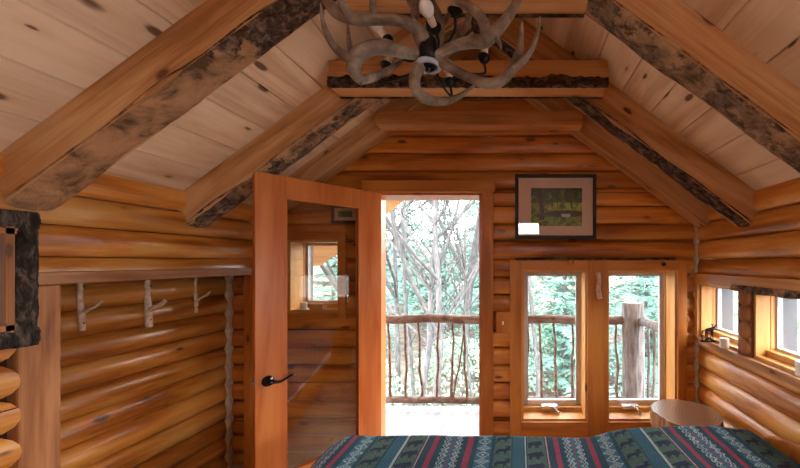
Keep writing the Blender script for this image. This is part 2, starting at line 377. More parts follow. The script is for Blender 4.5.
# ------------------------------------------------------------------ rafters and tie beams (sawn faces, natural bark undersides)
def slab(root_name, label, cat, path, t, y0, depth, edge, mat, bmat, rough, group, seed, barkname='bark_edge', amp=.02):
    """path(s)->(x,z,nx,nz) with s in 0..1: top line and the downward normal; depth along it."""
    n = 60; flat = depth-edge
    root = empty(root_name, Vector((path(.5)[0], y0+t/2, path(.5)[1])), label, cat, group)
    mb = MB(); vs = []
    for i in range(n+1):
        s = i/n; x, z, nx, nz = path(s)
        for (dy, dd) in ((0,0),(t,0),(t,flat+.012),(0,flat+.012)):
            vs.append((x+nx*dd, y0+dy, z+nz*dd))
    fs = [(i*4+j, i*4+(j+1)%4, (i+1)*4+(j+1)%4, (i+1)*4+j) for i in range(n) for j in range(4)]+[(3,2,1,0), (n*4,n*4+1,n*4+2,n*4+3)]
    mb.add(vs, fs); mb.build('sawn_face', mat, root)
    mb = MB(); vs = []; m = 12; n2 = 140
    for i in range(n2+1):
        s = i/n2; x, z, nx, nz = path(s)
        big = noise.noise(Vector((s*5+seed, seed, 0)))
        for j in range(m):
            a = math.pi*j/(m-1)
            wv = noise.noise(Vector((s*rough*14, a*2.5, seed)))*.6+noise.noise(Vector((s*rough*34, a*7, seed+5)))*.8
            yy = y0+t/2-math.cos(a)*(t/2+.002+.003*wv)
            lift = noise.noise(Vector((s*7+seed*2, 1 if j < m/2 else 7, 3)))*amp*(1-math.sin(a))
            dd = flat+lift+(edge*(1+.3*big)+.007*wv)*math.sin(a)**.7
            if j in (0, m-1): dd = flat+lift
            vs.append((x+nx*dd, yy, z+nz*dd))
    fs = [(i*m+j, (i+1)*m+j, (i+1)*m+j+1, i*m+j+1) for i in range(n2) for j in range(m-1)]
    fs += [(i*m+m-1, (i+1)*m+m-1, (i+1)*m, i*m) for i in range(n2)]+[tuple(range(m))[::-1], tuple(n2*m+j for j in range(m))]
    mb.add(vs, fs, 0, True); mb.build(barkname, bmat, root)
    return root
def rafter(side, y0, t, depth, edge, label, bm, rough=1, seed=0):
    xe = (WX+.02) if side > 0 else (LX-.02)
    cs, sn = math.cos(TH), math.sin(TH)
    def path(s):
        x = RX+(xe-RX)*s; return (x, ceil_z(x)-.001, 0, -1)
    dv = depth/cs
    return slab('rafter', label, 'rafter', path, t, y0, dv, edge/cs, M['raft_r' if side > 0 else 'raft_l'], bm, rough, 'roof rafters', seed)
rafter(-1, 1.255, .14, .172, .022, 'thick left rafter nearest the viewer, dark bark under its upper half', M['bark_left'], 1.3, 1)
rafter(1, 1.255, .14, .168, .022, 'thick right rafter nearest the viewer, grey peeling live edge', M['bark_right'], 1.2, 2.5)
rafter(-1, 1.94, .14, .175, .02, 'left rafter just in front of the open door, patchy bark underside', M['bark_mid'], 1.2, 3.1)
rafter(1, 1.94, .14, .175, .018, 'right rafter with dark ridged bark underside ending at the wall above the corner', M['bark_dark'], 1, 4.4)
rafter(-1, 2.42, .13, .125, .006, 'narrow left rafter tight against the back gable wall', M['tie'], .3, 5)
rafter(1, 2.42, .13, .125, .006, 'narrow right rafter tight against the back gable wall above the picture', M['tie'], .3, 6)
def tie(x0, x1, z1, z0, y0, t, label, bm, edge, seed):
    root = empty('tie_beam', Vector(((x0+x1)/2, y0+t/2, z0)), label, 'beam', 'tie beams across the rafters')
    MB().box((x0,y0,z0), (x1,y0+t,z1)).build('sawn_face', M['tie2'], root, bevel=.004)
    if edge:
        for yy, sg, h in ((y0, -1, .062), (y0+t, 1, .03)):
            mb = MB(); vs = []; n = 150; m = 7
            for i in range(n+1):
                x = x0+(x1-x0)*i/n; hh = h*(1+.35*noise.noise(Vector((x*7, seed, yy)))+.2*noise.noise(Vector((x*31, seed, yy))))
                for j in range(m):
                    a = math.pi*j/(m-1); w = noise.noise(Vector((x*38, a*5, seed)))
                    vs.append((x, yy+sg*(-.004+.016*math.sin(a)**.5*(1+.5*w)), z0-.008+.004*w+hh*(.5-.5*math.cos(a))))
            fs = [(i*m+j,(i+1)*m+j,(i+1)*m+j+1,i*m+j+1) for i in range(n) for j in range(m-1)]+[(i*m+m-1,(i+1)*m+m-1,(i+1)*m,i*m) for i in range(n)]+[tuple(range(m)),tuple(n*m+j for j in range(m))]
            mb.add(vs, fs, 0, True); mb.build('bark_edge', bm, root)
    return root
tie(-.62, .25, CH+1.08, CH+.93, 1.14, .12, 'short tie beam with bark edge right above the antler chandelier', M['bark_dark'], .012, 3)
tie(-1.02, .484, CH+1.086, CH+.945, 1.80, .12, 'middle tie beam with dark bark along its lower edge behind the chandelier', M['bark_dark'], .012, 8)
tie(-.98, .446, CH+1.044, CH+.945, 2.31, .10, 'plain tie beam low in the back gable with a sawn lower edge', M['tie'], 0, 11)

# ------------------------------------------------------------------ corner strips, alcove beam, posts
def scallop(name, x, y, dirx, z0, z1, w=.006):
    mb = MB(); n = 160; vs = []
    for i in range(n+1):
        z = z0+(z1-z0)*i/n; ph = ((z-PH)/PITCH) % 1; k = w+.013*abs(2*ph-1)**2.2
        vs += [(x-k, y-dirx*k*.3, z), (x+k, y+dirx*k*.3, z), (x+k, y+dirx*k*.3+.03, z), (x-k, y-dirx*k*.3+.03, z)]
    fs = [(i*4+j, i*4+(j+1)%4, (i+1)*4+(j+1)%4, (i+1)*4+j) for i in range(n) for j in range(4)]+[(0,1,2,3),(n*4,n*4+1,n*4+2,n*4+3)]
    return struct(mb.add(vs, fs).build(name, M['cream']))
scallop('trim_2', AX+.050, D-.052, 1, 0, CH-.06)
scallop('trim_3', WX-.030, D-.045, -1, .0, EZ-.08, .002)
b = MB()
vs = []; n = 40
b.box((LX-.06, 1.20, CH-.092), (LX+.047, D-.03, CH-.040))
o = tag(b.build('header_beam', M['ledge'], bevel=.006), 'long rough header beam over the alcove with the coat hooks', 'beam')
o = tag(MB().box((LX-.07, 1.287, 0), (LX+.03, 1.41, CH-.093)).build('post', M['post'], bevel=.008), 'broad flat wooden post at the near end of the alcove', 'post')
o = tag(MB().box((LX-.05, 2.44, 0), (LX+.0, 2.52, CH-.093)).build('post', M['trim_v'], bevel=.006), 'narrow dark post at the far end of the alcove beside the open door', 'post')

# ------------------------------------------------------------------ windows
def window(n, fn, u0, u1, z0, z1, wall_t=.2, gd=.17, casing=None, cas_m='trim_v', head_m='trim_x', sash=.032, crank=None, stop=.008, stile=None, clad=False, jm='jamb', farside=1):
    root = empty('window_%d' % n, Vector(fn((u0+u1)/2, 0, z0)), kind='structure')
    jt = .018
    j = MB()
    j.box((u0-.001, .02, z0), (u0+jt, -wall_t-.01, z1), fn=fn).box((u1-jt, .02, z0), (u1+.001, -wall_t-.01, z1), fn=fn)
    j.box((u0+jt, .02, z1-jt), (u1-jt, -wall_t-.01, z1), fn=fn).box((u0+jt, .02, z0), (u1-jt, -wall_t-.01, z0+jt), fn=fn)
    j.build('jamb', M[jm], root)
    if casing:
        l, r, t, b_ = casing
        c = MB()
        if l: c.box((u0-l, .045, z0-b_), (u0+.004, .0, z1+t), fn=fn)
        if r: c.box((u1-.004, .045, z0-b_), (u1+r, .0, z1+t), fn=fn)
        if l or r: c.build('side_casing', M[cas_m], root, bevel=.003)
        c = MB()
        if t: c.box((u0-(0), .048, z1-.002), (u1+(0), .0, z1+t), fn=fn)
        if b_: c.box((u0, .048, z0-b_), (u1, .0, z0+.004), fn=fn)
        if t or b_: c.build('rail_casing', M[head_m], root, bevel=.003)
    a0, a1, c0, c1 = u0+jt, u1-jt, z0+jt, z1-jt
    stp = MB()      # inner golden stop in front of the sash
    for bx in (((a0,-gd+.035,c0),(a0+stop,-gd+.0,c1)), ((a1-stop,-gd+.035,c0),(a1,-gd,c1)), ((a0,-gd+.035,c1-stop),(a1,-gd,c1)), ((a0,-gd+.06,c0),(a1,-gd,c0+.032))):
        stp.box(*bx, fn=fn)
    stp.build('inner_stop', M['jamb'], root)
    a0 += stop; a1 -= stop; c1 -= stop; c0 += .032
    s = MB(); q = sash
    s.box((a0,-gd+.01,c0), (a0+q,-gd-.02,c1), fn=fn).box((a1-q,-gd+.01,c0), (a1,-gd-.02,c1), fn=fn)
    s.box((a0+q,-gd+.01,c1-q*.8), (a1-q,-gd-.02,c1), fn=fn)
    s.build('sash', M['vinyl'], root)
    MB().box((a0+q,-gd+.01,c0), (a1-q,-gd-.02,c0+q*1.2), fn=fn).build('sash_rail', M['vinyl_w'], root)
    MB().box((a0+q,-gd-.003,c0+q*1.2), (a1-q,-gd-.009,c1-q*.8), fn=fn).build('glass_pane', M['glass'], root)
    if clad:
        c = MB(); w = .006
        c.box((u0+.008,-gd-.021,z0+.02), (u0+.026,-wall_t-.05,z1), fn=fn).box((u1-.026,-gd-.021,z0+.02), (u1-.008,-wall_t-.05,z1), fn=fn).box((u0+.03,-gd-.021,z1-.012),(u1-.03,-wall_t-.05,z1), fn=fn)
        c.build('outer_cladding', M['clad'], root)
    if crank:
        c = MB(); ux = crank; zz = z0+jt+.034
        c.box((ux-.065,-gd+.085,zz-.006), (ux+.06,-gd+.036,zz+.018), fn=fn)
        pts = [fn(ux-.045,-gd+.095,zz+.02), fn(ux,-gd+.11,zz+.026), fn(ux+.035,-gd+.115,zz+.008), fn(ux+.06,-gd+.118,zz-.016)]
        c.tube(smooth_path(pts,3), .006, 8); c.lathe([(.011,-.008),(.011,.012),(.006,.016)], fn(ux+.06,-gd+.118,zz-.026), 12)
        c.build('crank_handle', M['chrome'], root, bevel=.002)
    return root
w1 = window(1, fback, *WA, casing=(.085, 0, .075, .11), crank=.255)
w2 = window(2, fback, *WB, casing=(0, .065, .075, .11), crank=.90)
window(3, fback, *WC, casing=(.06, .05, .045, .05), clad=True, crank=None, sash=.018, stop=.003)
k = 4
for (a, b_) in RW:
    window(k, fright, a, b_, RZ0, RZ1, wall_t=.16, gd=.10, casing=None, sash=.014, stop=.004, clad=True); k += 1
struct(MB().box((.531-.004, D-.05, CH-1.215-.11), (.677+.004, D-.0, CH+.013)).build('trim_4', M['trim_v'], bevel=.003))
# bark-edged strip above the window pair and rough strip under it
t = MB(); n = 50; vs = []
for i in range(n+1):
    x = -.02+(1.20)*i/n; w = .006*noise.noise(Vector((x*14, 3, 1)))+.011+.006*math.sin(x*6)
    vs += [(x, D-.062-w*.6, CH+.014), (x, D-.01, CH+.014), (x, D-.01, CH+.020+w), (x, D-.058-w, CH+.018+w)]
fs = [(i*4+j, i*4+(j+1)%4, (i+1)*4+(j+1)%4, (i+1)*4+j) for i in range(n) for j in range(4)]+[(0,1,2,3),(n*4,n*4+1,n*4+2,n*4+3)]
struct(t.add(vs, fs).build('trim_5', M['bark_dark']))
# knobbly cut branch stub on the header
tag(MB().lathe([(.004,0),(.022,.004),(.024,.02),(.016,.032),(.004,.036)], (.40, D-.045, CH-.008), 14, axis=(0,-1,.1)).build('wood_knob', M['trim_x']), 'round brown wooden knot standing out above the window left of the mullion', 'knot')
tag(MB().lathe([(.004,0),(.014,.004),(.016,.02),(.010,.028),(.003,.03)], (1.095, D-.045, CH-.018), 14, axis=(0,-1,.1)).build('wood_knob', M['bark_dark']), 'small dark wooden knot above the window nearest the corner', 'knot')
# right wall: header board, ledge, pier of cut log ends between the windows, jamb casings
hd = MB().box((WX-.052, -.3, RZ1-.004), (WX-.005, D-.035, RZ1+.075))
struct(hd.build('trim_6', M['log_y'], bevel=.004))
vs = []; t = MB(); n = 70
for i in range(n+1):
    y = -.3+(2.38)*i/n; w = .008*noise.noise(Vector((y*11, 3, 1)))+.012
    vs += [(WX-.055-w, y, RZ1-.012-w*.5), (WX-.04, y, RZ1-.012-w), (WX-.04, y, RZ1+.018), (WX-.055-w*.7, y, RZ1+.016+w*.3)]
fs = [(i*4+j, i*4+(j+1)%4, (i+1)*4+(j+1)%4, (i+1)*4+j) for i in range(n) for j in range(4)]+[(0,1,2,3),(n*4,n*4+1,n*4+2,n*4+3)]
struct(t.add(vs, fs).build('trim_7', M['bark_mid']))
led = MB(); n = 60; vs = []
for i in range(n+1):
    y = YB+.1+(D-.03-YB-.1)*i/n; w = .008*noise.noise(Vector((y*3.3, 8, 1)))+.004*noise.noise(Vector((y*14, 8, 1)))
    vs += [(WX-.055+w, y, RZ0-.045), (WX+.14, y, RZ0-.045), (WX+.14, y, RZ0), (WX-.062+w, y, RZ0)]
fs = [(i*4+j, i*4+(j+1)%4, (i+1)*4+(j+1)%4, (i+1)*4+j) for i in range(n) for j in range(4)]+[(0,1,2,3),(n*4,n*4+1,n*4+2,n*4+3)]
struct(led.add(vs, fs).build('trim_8', M['ledge']))
pr = MB()
for k in range(4):
    zc = RZ0+.05+k*.098
    pr.lathe([(.052,0),(.056,.02),(.055,.055),(.044,.066),(.02,.070)], (WX+.022, 2.0, zc), 18, axis=(-1,0,0))
struct(pr.build('trim_9', M['post']))
struct(MB().box((WX-.03, 1.94, RZ0), (WX+.0, 1.952, RZ1)).box((WX-.03, 2.05, RZ0), (WX+.0, 2.06, RZ1)).box((WX-.025, 1.952, RZ0), (WX-.012, 2.05, RZ1)).build('trim_10', M['back']))
struct(MB().box((WX-.045, 2.508, RZ0), (WX+.0, D-.03, RZ1)).build('trim_11', M['jamb'], bevel=.003))

# ------------------------------------------------------------------ door
struct(MB().box((DX0-.0, D-.055, 0), (DX0+.02, D+.2, DZ)).box((DX1-.02, D-.02, 0), (DX1, D+.2, DZ)).box((DX0, D-.02, DZ-.02), (DX1, D+.2, DZ)).build('trim_12', M['fir_v'], bevel=.002))
struct(MB().box((DX1-.0, D-.055, 0), (DX1+.088, D, DZ+.0)).build('trim_13', M['trim_v'], bevel=.003))
struct(MB().box((DX0-.06, D-.06, DZ-.003), (DX1+.105, D, DZ+.085)).build('trim_14', M['trim_x'], bevel=.004))
struct(MB().box((DX0, D-.03, 0), (DX1, D+.2, .018)).build('trim_15', M['vinyl']))
dr = empty('door_1', Vector((-1.04, D-.04, 0)), kind='structure')
E = Vector((-.596,-.803,0)).normalized(); NN = Vector((.803,-.596,0)).normalized(); H0 = Vector((-1.058, D-.01, 0))
def fd(s, d, z): return H0+E*s+NN*d+Vector((0,0,z))
DW, DT = .787, .042; z0, z1 = .012, DZ-.006
f = MB()
f.box((0,-DT/2,z0), (.165,DT/2,z1), fn=fd); f.build('hinge_stile', M['fir_v'], dr, bevel=.003)
MB().box((DW-.15,-DT/2,z0), (DW,DT/2,z1), fn=fd).build('lock_stile', M['fir_v'], dr, bevel=.003)
MB().box((.165,-DT/2,z1-.125), (DW-.15,DT/2,z1), fn=fd).build('top_rail', M['fir_v'], dr, bevel=.003)
MB().box((.165,-DT/2,z0), (DW-.15,DT/2,.24), fn=fd).build('bottom_rail', M['fir_v'], dr, bevel=.003)
g0, g1, gz0, gz1 = .165, DW-.15, .24, z1-.125
b = MB()
for d0 in (DT/2-.012, -DT/2):
    b.box((g0,d0,gz0), (g0+.012,d0+.012,gz1), fn=fd).box((g1-.012,d0,gz0), (g1,d0+.012,gz1), fn=fd).box((g0,d0,gz1-.012), (g1,d0+.012,gz1), fn=fd).box((g0,d0,gz0), (g1,d0+.012,gz0+.012), fn=fd)
b.build('glazing_bead', M['fir_v'], dr)
MB().box((g0,-.003,gz0), (g1,.003,gz1), fn=fd).build('glass_pane', M['door_glass'], dr)
hz = CH-.70; hs = .725
h = MB()
h.lathe([(.031,0),(.032,.006),(.026,.013),(.014,.017),(.012,.045),(.014,.05)], fd(hs, DT/2, hz), 24, axis=NN)
pts = [fd(hs,.062,hz), fd(hs-.02,.066,hz-.003), fd(hs-.05,.066,hz-.008), fd(hs-.08,.064,hz+.002), fd(hs-.11,.06,hz+.010), fd(hs-.125,.052,hz+.006)]
h.tube(smooth_path(pts,4), lerp_list([.012,.010,.008,.007,.008,.009],21), 10)
h.lathe([(.031,0),(.032,.006),(.026,.013),(.014,.017),(.012,.045),(.014,.05)], fd(hs, -DT/2, hz), 24, axis=-NN)
h.build('door_handle', M['bronze'], dr)
MB().box((DW,-.013,hz-.03), (DW+.002,.013,hz+.03), fn=fd).box((DW,-.007,hz-.008), (DW+.009,.007,hz+.008), fn=fd).build('latch_plate', M['chrome'], dr)

# ------------------------------------------------------------------ coat hooks: forked sticks
def hook(base, out, ln, label, tipside=1, r=.013, seed=0):
    """base: lower end on the wall; out: unit vector into the room"""
    base = Vector(base); out = Vector(out); side = out.cross(Vector((0,0,1)))*-1
    root = empty('coat_hook', base, label, 'hook', 'forked stick coat hooks in the alcove')
    p = [base+out*.012+side*.006, base+out*.014+side*.002+Vector((0,0,ln*.35)), base+out*.013-side*.004+Vector((0,0,ln*.6)), base+out*.012+Vector((0,0,ln))]
    MB().tube(smooth_path(p,5), lerp_list([r*1.05,r*1.1,r*.95,r*.8],16), 10, wob=.3, seed=seed).build('stick', M['stick'], root)
    q = base+out*.014+Vector((0,0,ln*.32))
    b2 = [q, q+out*.030+Vector((0,0,.022))+side*.004, q+out*.062+Vector((0,0,.040))+side*.01*tipside, q+out*.088+Vector((0,0,.066))+side*.012*tipside]
    MB().tube(smooth_path(b2,5), lerp_list([r*.95,r*.85,r*.75,r*.6],16), 9, wob=.2, seed=seed+1).build('prong', M['stick'], root)
    for zz in (ln*.15, ln*.85): MB().lathe([(.004,0),(.004,.003)], base+out*.0275+Vector((0,0,zz)), 8, axis=out).build('screw', M['iron'], root)
    return root
hx = AX+.034
for (y, top, bot, lab, r, s) in ((1.44, .10, .30, 'forked stick hook mostly hidden by the broad post, only its tip showing', .012, 1),
                              (1.68, .085, .345, 'slender forked stick coat hook, the fully visible one nearest the broad post', .0115, 2),
                              (1.985, .10, .385, 'thickest forked stick coat hook in the middle of the alcove wall', .0165, 3),
                              (2.28, .10, .345, 'slim forked stick coat hook left of the scalloped corner', .010, 4)):
    hook((hx, y, CH-bot), (1,0,0), bot-top, lab, 1, r, s)
hook((-2.07, D-.03, CH-.34), (.5,-.866,0), .21, 'small forked stick hook at the far end post by the open door', 1, .010, 8)

# ------------------------------------------------------------------ bark framed mirror on the left wall
mx = LX+.04
mr = empty('mirror', (mx, 1.0, CH-.3), 'mirror in a thick black bark frame hanging on the left log wall', 'mirror')
def bar(mb, a, b, w, dpt, seed):
    a = Vector(a); b = Vector(b); n = 50; ax = (b-a).normalized(); wd = Vector((1,0,0)).cross(ax); vs = []; m = 10
    for i in range(n+1):
        c = a.lerp(b, i/n)
        for j in range(m):
            an = math.pi*j/(m-1)
            ns = noise.noise(Vector((c.y*16+seed, c.z*16, j*.9)))*.5+noise.noise(Vector((c.y*45, c.z*45, j*1.7+seed)))*.4
            vs.append(c+wd*(-math.cos(an)*w/2*(1+.16*ns))+Vector((1,0,0))*(dpt*math.sin(an)**.4*(1+.3*ns)))
    fs = [(i*m+j,(i+1)*m+j,(i+1)*m+j+1,i*m+j+1) for i in range(n) for j in range(m-1)]+[(i*m+m-1,(i+1)*m+m-1,(i+1)*m,i*m) for i in range(n)]+[tuple(range(m)),tuple(n*m+j for j in range(m))]
    mb.add(vs, fs, 0, True)
y0, y1, za, zb = .62, 1.325, CH-.325, CH+.195
for (a, b_, s) in (((mx,y0,zb-.035),(mx,y1-.002,zb-.035),1), ((mx,y0,za+.035),(mx,y1-.002,za+.035),2), ((mx,y1-.035,za),(mx,y1-.035,zb),3), ((mx,y0+.035,za),(mx,y0+.035,zb),4)):
    m_ = MB(); bar(m_, a, b_, .070, .026, s*7); m_.build('bark_frame', M['bark_frame'], mr)
mm, nt, bb, out = new_mat('silvered_mirror')
bb.inputs['Metallic'].default_value = 1; bb.inputs['Roughness'].default_value = .02; bb.inputs['Base Color'].default_value = (.75,.78,.78,1)
MB().box((mx+.004,y0+.06,za+.06), (mx+.010,y1-.06,zb-.06)).build('mirror_glass', mm, mr)
b = MB()
for (a, b_) in (((mx,y0+.055,zb-.09),(mx+.022,y1-.055,zb-.068)), ((mx,y0+.055,za+.068),(mx+.022,y1-.055,za+.09)), ((mx,y1-.09,za+.06),(mx+.022,y1-.068,zb-.06)), ((mx,y0+.068,za+.06),(mx+.022,y0+.09,zb-.06))): b.box(a, b_)
b.build('inner_liner', M['post'], mr)

# ------------------------------------------------------------------ framed picture
def picture(name, x0, y0, x1, y1, Y, label, fw=.03, matw=.09, small=False):
    a = P(x0, y1, Y); b_ = P(x1, y0, Y)
    root = empty(name, (a+b_)/2, label, 'picture')
    f = MB(); dd = .022
    for q in (((a.x,Y,a.z),(b_.x,Y+dd,a.z+fw)), ((a.x,Y,b_.z-fw),(b_.x,Y+dd,b_.z)), ((a.x,Y,a.z+fw),(a.x+fw,Y+dd,b_.z-fw)), ((b_.x-fw,Y,a.z+fw),(b_.x,Y+dd,b_.z-fw))): f.box(*q)
    f.build('frame', M['black'], root, bevel=.003)
    ix0, ix1, iz0, iz1 = a.x+fw, b_.x-fw, a.z+fw, b_.z-fw
    MB().box((ix0,Y+.010,iz0), (ix1,Y+.014,iz1)).build('mat_board', M['mat'], root)
    MB().box((ix0,Y+.004,iz0), (ix1,Y+.006,iz1)).build('glass_pane', M['pic_glass'], root)
    return root, (ix0, ix1, iz0, iz1)
pf, (ix0, ix1, iz0, iz1) = picture('framed_picture', 515, 174, 596.5, 239, D-.058, 'black framed photograph of a shady park with a pond on the gable wall', .026)
Yp = D-.05
a = P(531, 226, Yp); b_ = P(582, 188, Yp)
cols = [(.025,.05,.015),(.07,.14,.03),(.20,.28,.05),(.42,.46,.10),(.02,.015,.01),(.015,.018,.022),(.5,.53,.55)]
pm = [plain('print_tone_%s' % w, c, .6, nz=.2, scale=60) for w, c in zip(('shade','leaf','grass','sunlit','trunk','pond','glint'), cols)]
gw, gh = 84, 62; mb = MB(); rr = random.Random(3)
vs = [(a.x+(b_.x-a.x)*i/gw, Yp-.001, a.z+(b_.z-a.z)*j/gh) for j in range(gh+1) for i in range(gw+1)]
mb.add(vs, [])
for j in range(gh):
    for i in range(gw):
        u, v = (i+.5)/gw, (j+.5)/gh; n1 = noise.noise(Vector((u*9, v*9, 1)))+.6*noise.noise(Vector((u*26, v*26, 2)))
        if v > .62: c = 0 if n1 < .12 else (1 if n1 < .5 else 2)
        elif v > .42: c = 3 if n1 > .0 and u > .3 else (2 if n1 > -.35 else 1)
        else: c = 2 if n1 > .0 else (1 if n1 > -.4 else 0)
        if ((u-.66)/.38)**2+((v-.32)/.085)**2 < 1+n1*.3: c = 5 if not (abs(u-.68) < .09 and abs(v-.27) < .045) else 6
        if abs(u-.19-.03*math.sin(v*5)) < .045+.03*(v < .25)*(1-v*4) and v > .16: c = 4
        for tx in (.33,.42,.52,.6,.8,.9):
            if abs(u-tx) < .009 and .45 < v < .8: c = 4
        k = j*(gw+1)+i; mb.f.append([k, k+1, k+gw+2, k+gw+1]); mb.m.append(c); mb.sm.append(False)
mb.build('photo_print', pm, pf)
sp, q = picture('framed_picture', 331, 205, 358, 223, D-.055, 'small dark framed picture seen through the glass of the open door', .02)
MB().box((q[0]+.03,D-.048,q[2]+.025), (q[1]-.03,D-.046,q[3]-.025)).build('photo_print', pm[1], sp)

# ------------------------------------------------------------------ switch block, stick ornament, sill things
sb = empty('light_switch', (-.112, D-.05, CH-.46), 'small white switch on a square brown wooden block between door and window', 'switch')
MB().box((-.165,D-.058,CH-.535), (-.055,D-.02,CH-.375)).build('wood_block', M['trim_v'], sb, bevel=.004)
MB().box((-.119,D-.066,CH-.472), (-.107,D-.057,CH-.445)).build('toggle', M['white'], sb, bevel=.002)
tag(MB().tube(smooth_path([(.612,D-.066,CH-.275),(.600,D-.068,CH-.2),(.612,D-.068,CH-.14),(.600,D-.066,CH-.08)],5), lerp_list([.019,.017,.015,.017],16), 12, wob=.35, seed=2).build('stick_ornament', M['stick']), 'pale peeled stick fixed to the board between the two windows', 'ornament')

def candle(x, y, r, h, label):
    root = empty('candle', (x, y, RZ0), label, 'candle', 'white candles on the window ledge')
    MB().lathe([(r*.96,0),(r,.004),(r,h-.004),(r*.93,h),(r*.6,h-.004),(.002,h-.005)], (x,y,RZ0), 22).build('wax', M['white'], root)
    MB().tube([(x,y,RZ0+h-.006),(x+.001,y,RZ0+h+.008)], .0014, 6).build('wick', M['iron'], root)
candle(1.335, 2.17, .028, .062, 'white pillar candle beside the moose figurine on the ledge')
candle(1.385, 1.63, .030, .072, 'white pillar candle at the right-hand end of the visible ledge')
jx = -1.70
tag(MB().lathe([(.022,0),(.024,.004),(.024,.052),(.02,.056)], (-1.66, D+.02, WC[2]+.018), 20).build('candle', M['white']), 'white candle on the sill of the window behind the open door', 'candle')
tag(MB().box((-1.60,D-.01,WC[2]+.018), (-1.50,D+.05,WC[2]+.062)).build('wooden_box', M['ledge'], bevel=.004), 'small wooden box on the sill behind the open door', 'box')
# moose figurine: flat-cut iron ornament with tree, rocks and moose
fx, fy, fz = 1.325, 2.32, RZ0
fg = empty('moose_figurine', (fx, fy, fz), 'black metal moose figurine with a pine branch on a curved base on the ledge', 'figurine')
b = MB(); b.tube(smooth_path([(fx-.058,fy+.01,fz+.008),(fx-.02,fy,fz+.006),(fx+.03,fy,fz+.006),(fx+.06,fy-.01,fz+.010)],4), .0075, 8)
b.tube(smooth_path([(fx-.03,fy,fz+.008),(fx,fy,fz+.028),(fx+.03,fy,fz+.008)],4), .008, 8); b.build('base', M['iron'], fg)
mo = MB()
mo.tube(smooth_path([(fx-.026,fy,fz+.082),(fx-.008,fy,fz+.085),(fx+.016,fy,fz+.089),(fx+.030,fy,fz+.096),(fx+.042,fy,fz+.092),(fx+.056,fy,fz+.086)],4), lerp_list([.009,.012,.014,.010,.008,.005],21), 10)
for (lx, l2) in ((-.024,-.02),(-.016,-.006),(.014,.008),(.02,.026)):
    mo.tube([(fx+lx,fy,fz+.078),(fx+lx*.9+l2*.2,fy,fz+.05),(fx+l2,fy,fz+.022)], [.005,.0035,.003], 6)
mo.build('moose_body', M['iron'], fg)
an = MB()
for s in (-1,1):
    an.tube([(fx+.036,fy,fz+.100),(fx+.030,fy+s*.016,fz+.112),(fx+.026,fy+s*.024,fz+.124)], [.004,.005,.002], 6)
    an.tube([(fx+.030,fy+s*.016,fz+.112),(fx+.042,fy+s*.02,fz+.124)], [.004,.002], 6)
an.build('antlers', M['iron'], fg)
br = MB(); br.tube(smooth_path([(fx-.045,fy,fz+.012),(fx-.055,fy,fz+.045),(fx-.044,fy,fz+.075),(fx-.02,fy,fz+.09)],4), .0035, 6)
for t_ in range(7):
    zz = fz+.03+t_*.009; br.tube([(fx-.052,fy,zz),(fx-.052+(-.012 if t_%2 else .012),fy,zz-.006)], [.003,.001], 5)
br.build('pine_branch', M['iron'], fg)

# ------------------------------------------------------------------ stump table
tx, ty, tr, tz = 1.085, 2.16, .21, CH-.968
st = empty('stump_table', (tx, ty, 0), 'round slab side table of cut log standing in the corner behind the bed', 'table')
wobf = lambda a: 1+.035*math.sin(3*a+1)+.025*math.sin(5*a)+.012*math.sin(17*a)
tm, nt, bb, out = new_mat('end_grain_rings')
tc = N(nt, 'ShaderNodeTexCoord'); mp = N(nt, 'ShaderNodeMapping'); mp.inputs['Location'].default_value = (-(tx+.03), -(ty-.01), 0); mp.inputs['Scale'].default_value = (1,1,0)
nt.links.new(tc.outputs['Object'], mp.inputs[0])
wv = N(nt, 'ShaderNodeTexWave'); wv.wave_type = 'RINGS'; wv.rings_direction = 'Z'; wv.inputs['Scale'].default_value = 16; wv.inputs['Distortion'].default_value = 5; wv.inputs['Detail'].default_value = 4; wv.inputs['Detail Scale'].default_value = .8
nt.links.new(mp.outputs[0], wv.inputs['Vector'])
nt.links.new(ramp(nt, wv.outputs['Fac'], [(0,(.21,.105,.055)),(1,(.33,.19,.11))]), bb.inputs['Base Color']); bb.inputs['Roughness'].default_value = .3; bb.inputs['Coat Weight'].default_value = .3
sm = bark('stump_side', (.22,.10,.045), (.42,.22,.10), (.58,.36,.19), 16, (1,1,.12), strength=.6)
MB().lathe([(tr*.985,-.011),(tr,-.004),(tr*.985,.0),(tr*.5,.0),(.004,.0)], (tx,ty,tz), 72, smooth=False, wob=wobf).build('top_surface', tm, st)
MB().lathe([(tr*.93,-.135),(tr*.97,-.12),(tr*1.0,-.06),(tr*.99,-.011)], (tx,ty,tz), 72, wob=wobf).build('slab_edge', sm, st)
for k in range(3):
    a = k*2.094+.5; c, s = math.cos(a), math.sin(a)
    MB().tube(smooth_path([(tx+c*.10,ty+s*.10,tz-.13),(tx+c*.12,ty+s*.12,tz*.5),(tx+c*.15,ty+s*.15,.0)],4), lerp_list([.032,.028,.034],9), 12, wob=.2).build('leg', M['stick'], st)

# ------------------------------------------------------------------ bed
bx0, bx1, by0, by1, bt = -1.07, 1.25, .30, 1.77, CH-.895
bd = empty('bed', ((bx0+bx1)/2, (by0+by1)/2, 0), 'low wooden bed set lengthwise across the room', 'bed')
MB().box((bx0+.15,by0+.05,.0), (bx1,by1-.05,.26)).build('bed_box', M['trim_x'], bd, bevel=.01)
MB().box((bx0+.17,by0+.03,.26), (bx1,by1-.035,bt-.045)).build('mattress', M['white'], bd, bevel=.05)
hb = MB(); poly = []
for i in range(21):
    y = .28+(1.80-.28)*i/20; poly.append((y, CH-.95+.17*math.sin(math.pi*i/20)**.6))
poly = [(1.80,0),(.28,0)]+poly
hb.prism(poly, bx1+.025, bx1+.06, lambda p,q,t: (t,p,q)); hb.build('headboard', M['trim_x'], bd, bevel=.006)

